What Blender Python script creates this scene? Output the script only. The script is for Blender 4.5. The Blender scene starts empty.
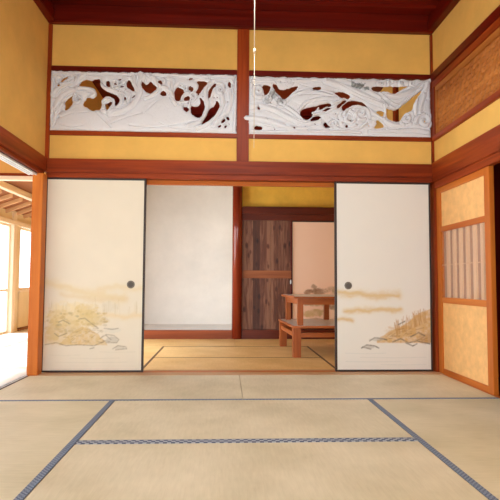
import bpy, bmesh, math, random
import numpy as np
from mathutils import Vector, Matrix
random.seed(7)
COL = bpy.context.scene.collection
sc = bpy.context.scene

# ------------------------------------------------------------------ helpers
def s2l(c):
    return tuple(((v/255)/12.92 if v/255 <= .04045 else ((v/255+.055)/1.055)**2.4) for v in c)

def wloc(o):
    v = Vector((0, 0, 0))
    while o is not None:
        v += o.location; o = o.parent
    return v

def tag(o, label=None, cat=None, group=None, kind=None):
    if label: o['label'] = label
    if cat: o['category'] = cat
    if group: o['group'] = group
    if kind: o['kind'] = kind
    return o

def thing(name, label, cat, loc=(0, 0, 0), group=None):
    o = bpy.data.objects.new(name, None); COL.objects.link(o)
    o.location = loc; o.empty_display_size = .1
    return tag(o, label, cat, group)

def mesh_obj(name, me, mat, parent=None, base=None):
    o = bpy.data.objects.new(name, me); COL.objects.link(o)
    if mat: me.materials.append(mat)
    if parent is not None:
        me.transform(Matrix.Translation(-wloc(parent))); o.parent = parent
    elif base is not None:
        me.transform(Matrix.Translation(-Vector(base))); o.location = base
    return o

def obj(name, bm, mat, parent=None, base=None, bevel=0.0, smooth=False):
    if bevel:
        bmesh.ops.bevel(bm, geom=list(bm.edges), offset=bevel, segments=2, affect='EDGES', clamp_overlap=True)
    bmesh.ops.recalc_face_normals(bm, faces=bm.faces)
    me = bpy.data.meshes.new(name); bm.to_mesh(me); bm.free()
    if smooth:
        for p in me.polygons: p.use_smooth = True
    return mesh_obj(name, me, mat, parent, base)

def bx(bm, x0, x1, y0, y1, z0, z1):
    vs = [bm.verts.new((x, y, z)) for x in (x0, x1) for y in (y0, y1) for z in (z0, z1)]
    for f in ((0, 1, 3, 2), (4, 6, 7, 5), (0, 4, 5, 1), (2, 3, 7, 6), (0, 2, 6, 4), (1, 5, 7, 3)):
        bm.faces.new([vs[i] for i in f])
    return bm

def B(*boxes):
    bm = bmesh.new()
    for b in boxes: bx(bm, *b)
    return bm

def box(name, b, mat, parent=None, bevel=.0):
    base = None if parent is not None else ((b[0]+b[1])/2, (b[2]+b[3])/2, b[4])
    return obj(name, B(b), mat, parent, base, bevel)

def struct(name, bm, mat, bevel=0):
    o = obj(name, bm, mat, None, None, bevel); o['kind'] = 'structure'; return o

TR = [0]
def trim(b, mat, bevel=.004):
    TR[0] += 1
    o = box('trim_%d' % TR[0], b, mat, None, bevel); o['kind'] = 'structure'; return o

def prism(bm, pts, axis, a, b):
    """extrude a 2D outline along an axis; pts are the two other coordinates in order"""
    def mk(p, t):
        if axis == 'y': return (p[0], t, p[1])
        if axis == 'x': return (t, p[0], p[1])
        return (p[0], p[1], t)
    A = [bm.verts.new(mk(p, a)) for p in pts]; Bv = [bm.verts.new(mk(p, b)) for p in pts]
    bm.faces.new(A); bm.faces.new(Bv[::-1])
    n = len(pts)
    for i in range(n):
        bm.faces.new((A[i], Bv[i], Bv[(i+1) % n], A[(i+1) % n]))

def cyl(bm, c, r, h, axis='z', n=32, prof=None):
    """prof: list of (radius factor, height factor)"""
    prof = prof or [(1, 0), (1, 1)]
    rings = []
    for rf, hf in prof:
        ring = []
        for i in range(n):
            a = 2*math.pi*i/n; u = r*rf*math.cos(a); v = r*rf*math.sin(a); t = h*hf
            p = {'z': (u, v, t), 'y': (u, t, v), 'x': (t, u, v)}[axis]
            ring.append(bm.verts.new((c[0]+p[0], c[1]+p[1], c[2]+p[2])))
        rings.append(ring)
    for a, b in zip(rings, rings[1:]):
        for i in range(n): bm.faces.new((a[i], a[(i+1) % n], b[(i+1) % n], b[i]))
    bm.faces.new(rings[0][::-1]); bm.faces.new(rings[-1])

# ------------------------------------------------------------------ materials
def newmat(name):
    m = bpy.data.materials.new(name); m.use_nodes = True
    nt = m.node_tree; b = nt.nodes['Principled BSDF']
    return m, nt, b

def N(nt, t, **kw):
    n = nt.nodes.new(t)
    for k, v in kw.items():
        if k in n.inputs: n.inputs[k].default_value = v
        else: setattr(n, k, v)
    return n

def ramp(nt, fac, stops):
    r = nt.nodes.new('ShaderNodeValToRGB')
    els = r.color_ramp.elements
    while len(els) < len(stops): els.new(.5)
    for e, (p, c) in zip(els, stops):
        e.position = p; e.color = (*s2l(c), 1)
    nt.links.new(fac, r.inputs[0]); return r.outputs[0]

def coords(nt, scale=(1, 1, 1)):
    g = nt.nodes.new('ShaderNodeNewGeometry')
    mp = nt.nodes.new('ShaderNodeMapping'); mp.inputs['Scale'].default_value = scale
    nt.links.new(g.outputs['Position'], mp.inputs[0]); return mp.outputs[0]

def bump(nt, b, h, strength=.2, dist=.01):
    bp = N(nt, 'ShaderNodeBump', Strength=strength, Distance=dist)
    nt.links.new(h, bp.inputs['Height']); nt.links.new(bp.outputs[0], b.inputs['Normal'])

def wood(name, dark, light, axis='x', rough=.38, s=1.0, coat=0.0):
    m, nt, b = newmat(name)
    k = {'x': (1.2, 22, 22), 'y': (22, 1.2, 22), 'z': (22, 22, 1.2)}[axis]
    k = tuple(v*s for v in k)
    n1 = N(nt, 'ShaderNodeTexNoise', Scale=1.0, Detail=5.0, Roughness=.6, Distortion=.6)
    nt.links.new(coords(nt, k), n1.inputs['Vector'])
    n2 = N(nt, 'ShaderNodeTexNoise', Scale=1.0, Detail=3.0)
    nt.links.new(coords(nt, tuple(v*.16 for v in k)), n2.inputs['Vector'])
    a = N(nt, 'ShaderNodeMath', operation='ADD'); nt.links.new(n1.outputs[0], a.inputs[0]); nt.links.new(n2.outputs[0], a.inputs[1])
    h = N(nt, 'ShaderNodeMath', operation='MULTIPLY'); nt.links.new(a.outputs[0], h.inputs[0]); h.inputs[1].default_value = .5
    mid = tuple((p+q)/2 for p, q in zip(dark, light))
    nt.links.new(ramp(nt, h.outputs[0], [(.32, dark), (.5, mid), (.68, light)]), b.inputs['Base Color'])
    b.inputs['Roughness'].default_value = rough
    b.inputs['Coat Weight'].default_value = coat
    b.inputs['Specular IOR Level'].default_value = .22
    bump(nt, b, n1.outputs[0], .12, .002)
    return m

def wood3(name, dark, light, rough=.38, coat=0.0):
    return {a: wood(name+'_'+a, dark, light, a, rough, 1.0, coat) for a in 'xyz'}

def plaster(name, c, var=.06, rough=.9, scale=3.0):
    m, nt, b = newmat(name)
    n = N(nt, 'ShaderNodeTexNoise', Scale=scale, Detail=6.0, Roughness=.65)
    nt.links.new(coords(nt), n.inputs['Vector'])
    lo = tuple(v*(1-var) for v in c); hi = tuple(min(255, v*(1+var)) for v in c)
    nt.links.new(ramp(nt, n.outputs[0], [(.3, lo), (.7, hi)]), b.inputs['Base Color'])
    n2 = N(nt, 'ShaderNodeTexNoise', Scale=220.0, Detail=3.0)
    nt.links.new(coords(nt), n2.inputs['Vector'])
    bump(nt, b, n2.outputs[0], .25, .003)
    b.inputs['Roughness'].default_value = rough
    return m

def flat(name, c, rough=.5, metal=0.0, coat=0.0):
    m, nt, b = newmat(name)
    n = N(nt, 'ShaderNodeTexNoise', Scale=30.0, Detail=3.0)
    nt.links.new(coords(nt), n.inputs['Vector'])
    nt.links.new(ramp(nt, n.outputs[0], [(.3, tuple(v*.95 for v in c)), (.7, tuple(min(255, v*1.04) for v in c))]), b.inputs['Base Color'])
    b.inputs['Roughness'].default_value = rough; b.inputs['Metallic'].default_value = metal
    b.inputs['Coat Weight'].default_value = coat
    return m

def attr_mat(name, rough=.75, bumpy=True):
    m, nt, b = newmat(name)
    a = N(nt, 'ShaderNodeAttribute', attribute_name='paint')
    nt.links.new(a.outputs['Color'], b.inputs['Base Color'])
    b.inputs['Roughness'].default_value = rough
    if bumpy:
        n2 = N(nt, 'ShaderNodeTexNoise', Scale=160.0, Detail=3.0)
        nt.links.new(coords(nt), n2.inputs['Vector']); bump(nt, b, n2.outputs[0], .12, .002)
    return m

def tatami_mat_material(name, lo, hi, along='x'):
    m, nt, b = newmat(name)
    # rush ribs run across the mat; fine stripes plus soft blotches of wear
    k = (520, 6, 1) if along == 'x' else (6, 520, 1)
    n1 = N(nt, 'ShaderNodeTexNoise', Scale=1.0, Detail=2.0)
    nt.links.new(coords(nt, k), n1.inputs['Vector'])
    n2 = N(nt, 'ShaderNodeTexNoise', Scale=2.2, Detail=4.0)
    nt.links.new(coords(nt), n2.inputs['Vector'])
    k3 = (60, 9, 1) if along == 'x' else (9, 60, 1)
    n3 = N(nt, 'ShaderNodeTexNoise', Scale=1.0, Detail=3.0)
    nt.links.new(coords(nt, k3), n3.inputs['Vector'])
    a = N(nt, 'ShaderNodeMath', operation='MULTIPLY_ADD'); nt.links.new(n1.outputs[0], a.inputs[0]); a.inputs[1].default_value = .3
    nt.links.new(n2.outputs[0], a.inputs[2])
    a2 = N(nt, 'ShaderNodeMath', operation='MULTIPLY_ADD'); nt.links.new(n3.outputs[0], a2.inputs[0]); a2.inputs[1].default_value = .35
    nt.links.new(a.outputs[0], a2.inputs[2])
    sc_ = N(nt, 'ShaderNodeMath', operation='MULTIPLY'); nt.links.new(a2.outputs[0], sc_.inputs[0]); sc_.inputs[1].default_value = .6
    nt.links.new(ramp(nt, sc_.outputs[0], [(.36, lo), (.64, hi)]), b.inputs['Base Color'])
    b.inputs['Roughness'].default_value = .55
    bump(nt, b, n1.outputs[0], .15, .002)
    return m

def heri_material(name, base, light, cell):
    """cloth border with a small light and dark woven check"""
    m, nt, b = newmat(name)
    ck = N(nt, 'ShaderNodeTexChecker', Scale=1.0)
    nt.links.new(coords(nt, (1/cell, 1/cell, 0.001)), ck.inputs['Vector'])
    ck.inputs['Color1'].default_value = (*s2l(base), 1); ck.inputs['Color2'].default_value = (*s2l(light), 1)
    nt.links.new(ck.outputs['Color'], b.inputs['Base Color'])
    b.inputs['Roughness'].default_value = .8
    return m

W = wood3('red_brown_wood', (98, 27, 5), (186, 80, 24), .42, .0)        # beams, rails
WD = wood3('dimmed_red_wood', (74, 10, 4), (122, 26, 10), .36, .0)          # ceiling, upper trim; weaker light up high put into the colour
WO = wood3('orange_wood', (172, 84, 22), (206, 120, 42), .45, .0)        # left post, door on the right
WL = wood3('pale_wood', (238, 214, 188), (246, 228, 206), .6)            # veranda timber
WB = wood3('veranda_board', (128, 76, 44), (158, 100, 62), .6)
WT = wood3('table_wood', (134, 66, 28), (192, 108, 56), .4, .0)
WP = wood3('carved_wood', (142, 76, 26), (202, 130, 62), .5)
SILL = wood('worn_sill_wood', (172, 128, 88), (206, 164, 122), 'x', .45)
OCHRE = plaster('ochre_plaster', (230, 180, 92), .035)
OCHRE2 = plaster('dark_ochre_plaster', (242, 190, 74), .07)
CREAM = plaster('cream_plaster', (236, 214, 180), .03)
WHITE = plaster('alcove_white_plaster', (236, 228, 219), .03, .85, 1.6)
PAPER_O = plaster('orange_door_paper', (232, 178, 112), .05, .8, 14)
LACQ = flat('black_lacquer', (46, 24, 14), .5, 0, 0)
PULLM = flat('dark_bronze', (112, 102, 90), .5, .0)
PULLD = flat('dark_bronze_recess', (84, 76, 68), .6, .0)
ALU = flat('white_aluminium_rail', (226, 228, 232), .4, .1)
ALUD = flat('grey_rail_groove', (84, 82, 88), .7)
TAT_X = tatami_mat_material('rush_mat_x', (208, 195, 160), (234, 221, 190), 'x')
TAT_Y = tatami_mat_material('rush_mat_y', (206, 194, 156), (232, 219, 186), 'y')
TAT2_X = tatami_mat_material('warm_lit_rush_mat_x', (212, 164, 94), (238, 196, 130), 'x')  # both back room rush tones: warm reflected light put into the colour
TAT2_Y = tatami_mat_material('warm_lit_rush_mat_y', (212, 164, 94), (238, 196, 130), 'y')
HERI = heri_material('blue_grey_border', (76, 86, 110), (172, 176, 182), .021)
HERI_D = heri_material('blue_grey_border_plain', (88, 102, 126), (136, 146, 160), .012)
HERI2 = heri_material('brown_border', (116, 82, 50), (130, 96, 62), .02)
CORD = flat('cord_white', (206, 188, 164), .6)
GREYTOP = flat('lit_grey_tabletop', (216, 205, 192), .28)  # greyish top, lightened further for the light falling on it

m, nt, b = newmat('window_glass')
tr = N(nt, 'ShaderNodeBsdfTransparent'); gl = N(nt, 'ShaderNodeBsdfGlossy', Roughness=.02)
mx = N(nt, 'ShaderNodeMixShader'); mx.inputs[0].default_value = .06
nt.links.new(tr.outputs[0], mx.inputs[1]); nt.links.new(gl.outputs[0], mx.inputs[2])
nt.links.new(mx.outputs[0], nt.nodes['Material Output'].inputs[0]); GLASS = m

XL, XR = -1.69, 2.013
ZC = 3.27

# ------------------------------------------------------------------ floors
struct('floor', B((-1.72, 3.05, -6.6, 3.0, -.12, -.055)), WB['y'])
struct('floor_veranda', B((-3.6, -1.76, -6.6, 7.0, -.12, -.02)), wood('sunlit_white_floor', (232, 224, 210), (244, 238, 226), 'y', .5))  # near-white boards: blown-out daylight put into their colour
struct('ground_outside', B((-30, -3.75, -20, 25, -.5, -.4)), plaster('pale_ground', (205, 200, 188), .05))

# tatami mats: thing > mat_body, border
def tatami(x0, x1, y0, y1, along, label, group, tm, hm, edges=('a', 'b'), hw=.038, z=0.0):
    t = thing('tatami_mat', label, 'tatami mat', ((x0+x1)/2, (y0+y1)/2, z-.055), group)
    g = .0015
    obj('mat_surface', B((x0+g, x1-g, y0+g, y1-g, z-.055, z)), tm, t, bevel=.002)
    for e in edges:
        if along == 'x':
            ya, yb = (y0+g, y0+hw) if e == 'a' else (y1-hw, y1-g)
            bm = B((x0+g, x1-g, ya, yb, z-.004, z+.0022))
        else:
            xa, xb = (x0+g, x0+hw) if e == 'a' else (x1-hw, x1-g)
            bm = B((xa, xb, y0+g, y1-g, z-.004, z+.0022))
        obj('cloth_border', bm, hm, t)
    return t
G1 = 'tatami mats of the front room'
Y0, Y1, Y2, Y3 = -.16, -1.15, -2.108, -3.06
tatami(XL-.03, .135, Y1, Y0, 'x', 'tatami mat in front of the left painted sliding door', G1, TAT_X, HERI_D, ('a',), .028)
tatami(.135, XR-.01, Y1, Y0, 'x', 'tatami mat in front of the right painted sliding door', G1, TAT_X, HERI_D, ('a',), .028)
tatami(-.765, 1.03, Y2, Y1, 'x', 'middle tatami mat between the two thin cross borders', G1, TAT_X, HERI, ('a',), .032)
tatami(-.765, 1.03, Y3, Y2, 'x', 'nearest tatami mat in the middle of the floor', G1, TAT_X, HERI, ('b',), .032)
tatami(XL-.03, -.765, -3.0, Y1, 'y', 'long tatami mat along the left veranda opening', G1, TAT_Y, HERI_D, ('b',), .036)
tatami(1.03, XR-.01, -3.0, Y1, 'y', 'long tatami mat along the right wall', G1, TAT_Y, HERI_D, ('a',), .034)
# floor of mats continues behind the camera, not seen: plain boards at mat height
struct('floor_rear', B((XL-.03, XR-.01, -6.5, Y3, -.055, 0)), TAT_X)
G2 = 'tatami mats of the back room'
tatami(-.775, 1.07, .11, .93, 'x', 'back room tatami mat just past the wooden sill', G2, TAT2_X, HERI2, ('b',), .02)
tatami(-.775, 1.07, .93, 1.93, 'x', 'second back room tatami mat from the sill, in the middle', G2, TAT2_X, HERI2, ('b',), .02)
tatami(XL, -.775, .11, 1.93, 'y', 'back room tatami mat behind the left sliding door', G2, TAT2_Y, HERI2, ('b',), .022)
tatami(1.07, XR, .11, 1.93, 'y', 'back room tatami mat behind the right sliding door', G2, TAT2_Y, HERI2, ('a',), .022)
tatami(XL, .14, 1.93, 2.80, 'x', 'tatami mat at the foot of the white alcove', G2, TAT2_X, HERI2, (), .02)
tatami(.14, XR, 1.93, 2.80, 'x', 'tatami mat at the foot of the dark board door', G2, TAT2_X, HERI2, (), .02)

# ------------------------------------------------------------------ sill, lintel, back wall
trim((XL-.03, XR, -.16, -.03, -.06, .004), SILL, .002)      # sill in three strips with grooves
trim((XL+.06, XR, -.03, .07, -.06, .001), WO['x'], .001)
trim((XL+.06, XR, .07, .11, -.06, .004), SILL, .001)
# upper lintel (nageshi) with a shallow lower lip
trim((XL, XR, -.045, -.002, 1.845, 1.976), W['x'], .006)
trim((XL+.02, XR, -.03, .0, 1.80, 1.845), W['x'], .003)
trim((XL+.02, XR, 0.0, .12, 1.803, 1.976), W['x'], .003)
trim((XL+.02, XR, .07, .12, 1.765, 1.803), WO['x'], .003)
struct('wall_back', B((XL-.02, XR, 0, .10, 1.976, 2.204), (XL-.02, XR, 0, .10, 2.87, 3.45)), OCHRE)
# rails around the carvings and centre post
for a, c in ((XL+.03, .1), (.215, 1.99)):
    trim((a, c, -.015, .11, 2.204, 2.247), W['x'])
    trim((a, c, -.015, .11, 2.822, 2.87), WD['x'])
trim((.1, .215, -.024, .12, 1.976, 3.27), W['z'])
trim((XL-.01, XL+.035, -.02, .12, 1.976, 3.27), W['z'])
trim((1.99, XR+.02, -.022, .12, 1.976, 3.27), W['z'])

# ------------------------------------------------------------------ ceiling
struct('ceiling', B((XL-.02, XR+.02, -6.6, 2.95, 3.45, 3.5)), WD['x'])
trim((XL, XR, -.07, .0, 3.27, 3.375), WD['x'], .008)
trim((XL, XR, -.045, .0, 3.375, 3.45), WD['x'], .004)
trim((XL-.0, XL+.07, -6.5, -.07, 3.27, 3.375), WD['y'], .008)
trim((XL-.0, XL+.045, -6.5, -.045, 3.375, 3.45), WD['y'], .004)
trim((XR-.07, XR, -6.5, -.07, 3.27, 3.375), WD['y'], .008)
trim((XR-.045, XR, -6.5, -.045, 3.375, 3.45), WD['y'], .004)
for y in (-.22, -.68, -1.14, -1.6, -2.06, -2.52, -2.98, -3.44, -3.9, -4.36, -4.82, -5.3, -5.8):
    trim((XL+.045, XR-.045, y-.018, y+.018, 3.42, 3.45), WD['x'], .003)

# ------------------------------------------------------------------ left wall, above the veranda opening
struct('wall_left', B((XL-.11, XL, -6.5, .0, 1.976, 3.45)), OCHRE)
trim((XL-.05, XL+.03, -6.5, -.045, 1.845, 1.98), W['y'], .006)
trim((XL-.05, XL+.012, -6.5, -.05, 1.812, 1.845), W['y'], .003)
# pale sliding rails under the lintel and on the sill
t = thing('sliding_rail', 'white grooved sliding rail under the left lintel', 'rail', (XL-.07, -3, 1.79))
box('rail_plate', (XL-.092, XL-.014, -6.4, -.16, 1.806, 1.815), ALUD, t)
for i in range(3):
    x = XL-.09+i*.030
    box('ridge', (x, x+.015, -6.4, -.16, 1.790, 1.807), ALU, t)
t = thing('floor_rail', 'bluish white rail in the sill of the veranda opening', 'rail', (XL-.07, -3, -.02))
box('sill_plate', (XL-.075, XL-.03, -6.4, -.18, -.05, .003), ALUD, t)
for i in range(2):
    x = XL-.072+i*.024
    box('ridge', (x, x+.01, -6.4, -.18, .002, .008), ALU, t)
# corner post
pst = box('corner_post', (XL-.055, XL+.04, -.16, -.05, -.05, 1.812), WO['z'], None, .004)
tag(pst, 'orange wooden post between veranda opening and left painted sliding door', 'post')

# ------------------------------------------------------------------ right wall
struct('wall_right', B((XR, XR+.10, -6.5, .0, 1.99, 2.21), (XR, XR+.10, -6.5, .0, 2.80, 3.45),
                       (XR, XR+.10, -6.5, -2.1, 0, 1.99)), OCHRE)
trim((XR-.035, XR+.02, -6.5, -.03, 1.80, 1.99), W['y'], .006)
trim((XR-.018, XR+.03, -6.5, -.05, 1.735, 1.80), W['y'], .003)
trim((XR-.03, XR+.09, -2.11, -2.0, -.05, 1.735), WO['z'])
trim((XR-.02, XR+.11, -.05, .1, -.05, 1.80), W['z'])
trim((XR-.025, XR+.10, -6.5, -.03, 2.20, 2.252), W['y'], .005)
trim((XR-.03, XR+.10, -6.5, -.03, 2.79, 2.868), WD['y'], .005)
trim((XR-.01, XR+.09, -2.0, -.05, -.055, .0), WO['y'], .001)
# dark room beyond the gap
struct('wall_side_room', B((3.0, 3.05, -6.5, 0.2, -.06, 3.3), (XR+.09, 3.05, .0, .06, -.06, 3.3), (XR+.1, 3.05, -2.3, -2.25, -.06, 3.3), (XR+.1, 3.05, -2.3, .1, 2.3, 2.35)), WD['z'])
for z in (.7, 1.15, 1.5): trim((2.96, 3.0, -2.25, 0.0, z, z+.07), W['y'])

trim((XR-.02, XR+.10, -6.5, -.03, 2.722, 2.79), W['y'], .004)
trim((XR-.022, XR+.10, -.085, -.02, 2.252, 2.722), W['z'], .003)
# carved natural wood transom, right wall: thing > frame pieces, carved_panel
t = thing('carved_transom', 'unpainted wooden transom with dimpled carving high on the right wall', 'carved panel', (XR, -1.15, 2.252))
obj('frame', B((XR-.012, XR+.05, -2.15, -.086, 2.665, 2.721), (XR-.012, XR+.05, -.125, -.086, 2.253, 2.665), (XR-.012, XR+.05, -2.15, -2.08, 2.253, 2.665)), WP['y'], t, bevel=.002)
def dimples():
    bm = bmesh.new(); ny, nz = 300, 66
    rnd = random.Random(3)
    y0, y1, z0, z1 = -2.08, -.125, 2.253, 2.665
    cs = []
    for r in range(9):
        for c in range(28):
            if rnd.random() < .93: cs.append((y0+(c+.5+(r % 2)*.5+rnd.uniform(-.22, .22))*(y1-y0)/28.5, z0+(r+.5+rnd.uniform(-.2, .2))*(z1-z0)/9))
    cs = np.array(cs)
    Y, Z = np.meshgrid(np.linspace(y0, y1, ny), np.linspace(z0, z1, nz))
    D = np.min(np.abs((Y[..., None]-cs[:, 0]+(Z[..., None]-cs[:, 1])*.5)/.018)**2+np.abs((Z[..., None]-cs[:, 1])/.017)**2, axis=-1)
    H = -.024*np.exp(-D**1.1)
    H += .003*np.sin(Y*70+Z*40)
    vs = [[bm.verts.new((XR+.002-H[j, i], Y[j, i], Z[j, i])) for i in range(ny)] for j in range(nz)]
    for j in range(nz-1):
        for i in range(ny-1): bm.faces.new((vs[j][i], vs[j][i+1], vs[j+1][i+1], vs[j+1][i]))
    bx(bm, XR+.024, XR+.05, y0, y1, z0, z1)
    return bm
obj('carved_panel', dimples(), WP['y'], t)

# framed sliding door with small slatted window, right wall
t = thing('panelled_sliding_door', 'orange wood sliding door with slatted glazed window on the right', 'door', (XR+.01, -.58, 0))
D0, D1 = XR-.002, XR+.036
ya, yb = -1.052, -.055
for s0, s1 in ((yb-.085, yb), (ya, ya+.085)):
    box('stile', (D0, D1, s0, s1, 0.0, 1.755), WO['z'], t, .003)
for z0, z1 in ((0, .052), (.652, .705), (1.312, 1.362), (1.68, 1.755)):
    box('crossrail', (D0+.003, D1-.003, ya+.085, yb-.085, z0, z1), WO['y'], t, .002)
for z0, z1 in ((.052, .652), (1.362, 1.68)):
    o = box('paper_panel', (D0+.012, D1-.012, ya+.085, yb-.085, z0, z1), PAPER_O, t)
win = box('slatted_window', (D1-.008, D1-.002, ya+.085, yb-.085, .705, 1.312), plaster('slat_backing', (168, 122, 96), .04, .8, 10), t)
slm = wood('slat_wood', (204, 158, 122), (226, 186, 150), 'z', .5)
nsl = 6
for i in range(nsl):
    yy = ya+.085+.03+(yb-ya-.17-.06)*(i+.5)/nsl
    bm = bmesh.new(); prism(bm, [(D1-.008, yy-.044), (D1-.022, yy-.036), (D1-.026, yy-.01), (D1-.016, yy+.024), (D1-.008, yy+.03)], 'z', .705, 1.312)
    obj('slat', bm, slm, win)
box('crossbar', (D1-.03, D1-.024, ya+.085, yb-.085, 1.0, 1.006), slm, win)
box('glass_pane', (D0+.004, D0+.008, ya+.085, yb-.085, .705, 1.312), GLASS, win)

# ------------------------------------------------------------------ painted sliding doors
rs = np.random.RandomState(11)
def vnoise(u, v, fu, fv, seed=0):
    """smooth value noise on arrays"""
    r = np.random.RandomState(seed); n = 256; T = r.rand(n, n)
    a = u*fu; c = v*fv; i = np.floor(a).astype(int); j = np.floor(c).astype(int)
    fa = a-i; fb = c-j; fa = fa*fa*(3-2*fa); fb = fb*fb*(3-2*fb)
    g = lambda p, q: T[p % n, q % n]
    return (g(i, j)*(1-fa)+g(i+1, j)*fa)*(1-fb)+(g(i, j+1)*(1-fa)+g(i+1, j+1)*fa)*fb
def fbm(u, v, fu, fv, seed=0):
    return .5*vnoise(u, v, fu, fv, seed)+.3*vnoise(u, v, fu*2.1, fv*2.1, seed+1)+.2*vnoise(u, v, fu*4.3, fv*4.3, seed+2)
def segd(X, Y, pts):
    d = np.full(X.shape, 1e9)
    for (x0, y0), (x1, y1) in zip(pts, pts[1:]):
        dx, dy = x1-x0, y1-y0; L = dx*dx+dy*dy+1e-12
        t = np.clip(((X-x0)*dx+(Y-y0)*dy)/L, 0, 1)
        d = np.minimum(d, np.hypot(X-x0-t*dx, Y-y0-t*dy))
    return d
class Paint:
    def __init__(s, X, Y, base): s.X, s.Y = X, Y; s.C = np.ones(X.shape+(3,))*np.array(s2l(base))
    def mix(s, a, col):
        a = np.clip(a, 0, 1)[..., None]; s.C = s.C*(1-a)+np.array(s2l(col))*a
    def band(s, pts, w, col, k, seed):
        wob = (fbm(s.X, s.Y, .12, .2, seed)-.5)*w*1.4
        d = segd(s.X, s.Y+wob, pts); s.mix(k*np.exp(-(d/w)**2*1.4), col)
    def blob(s, cx, cy, rx, ry, col, k, seed, rag=.6):
        d = ((s.X-cx)/rx)**2+((s.Y-cy)/ry)**2
        n = fbm(s.X, s.Y, .25, .3, seed); s.mix(k*np.clip((1.15-d)*1.6+(n-.5)*rag*3, 0, 1)*(.55+.7*n), col)
    def mound(s, prof, base, col, k, seed):
        top = np.interp(s.X, [p[0] for p in prof], [p[1] for p in prof], left=1e3, right=1e3)
        n = fbm(s.X, s.Y, .35, .35, seed); top = top+(n-.5)*4
        a = np.clip((s.Y-top)/1.5, 0, 1)*np.clip((base-s.Y)/1.2+.5, 0, 1); s.mix(k*a*(.45+.9*n), col)
    def line(s, pts, w, col, k):
        n = fbm(s.X, s.Y, .5, .5, 77); s.mix(k*np.clip(1.3-segd(s.X, s.Y, pts)/w, 0, 1)*(.4+.9*n), col)

def painted_sheet(name, x0, x1, z0, z1, y, px, base, fn, mat, parent, nx=200, nz=380):
    """sheet of paper with a painting in its colour attribute; px = (u0, u1, v_bottom, v_top) picture units of the design"""
    U, V = np.meshgrid(np.linspace(px[0], px[1], nx), np.linspace(px[2], px[3], nz))
    P = Paint(U, V, base); fn(P)
    xs = np.linspace(x0, x1, nx); zs = np.linspace(z0, z1, nz)
    co = np.zeros((nz, nx, 3)); co[..., 0] = xs[None]; co[..., 1] = y; co[..., 2] = zs[:, None]
    idx = np.arange(nx*nz).reshape(nz, nx)
    q = np.stack([idx[:-1, :-1], idx[:-1, 1:], idx[1:, 1:], idx[1:, :-1]], -1).reshape(-1, 4)
    n0 = nx*nz
    back = np.array([(x0, y+.006, z0), (x1, y+.006, z0), (x1, y+.006, z1), (x0, y+.006, z1)])
    vs = np.concatenate([co.reshape(-1, 3), back])
    faces = q.tolist()+[[n0+3, n0+2, n0+1, n0]]
    bot = idx[0].tolist(); top = idx[-1].tolist(); lf = idx[:, 0].tolist(); rt = idx[:, -1].tolist()
    faces += [bot[::-1]+[n0, n0+1][:2], top+[n0+2, n0+3], lf+[n0+3, n0], rt[::-1]+[n0+1, n0+2]]
    me = bpy.data.meshes.new(name); me.from_pydata(vs.tolist(), [], faces)
    at = me.color_attributes.new('paint', 'FLOAT_COLOR', 'POINT')
    C = np.concatenate([np.concatenate([P.C.reshape(-1, 3), np.tile(np.array(s2l(base)), (4, 1))]), np.ones((n0+4, 1))], 1)
    at.data.foreach_set('color', C.astype(np.float32).ravel())
    me.update()
    return mesh_obj(name, me, mat, parent)

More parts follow.
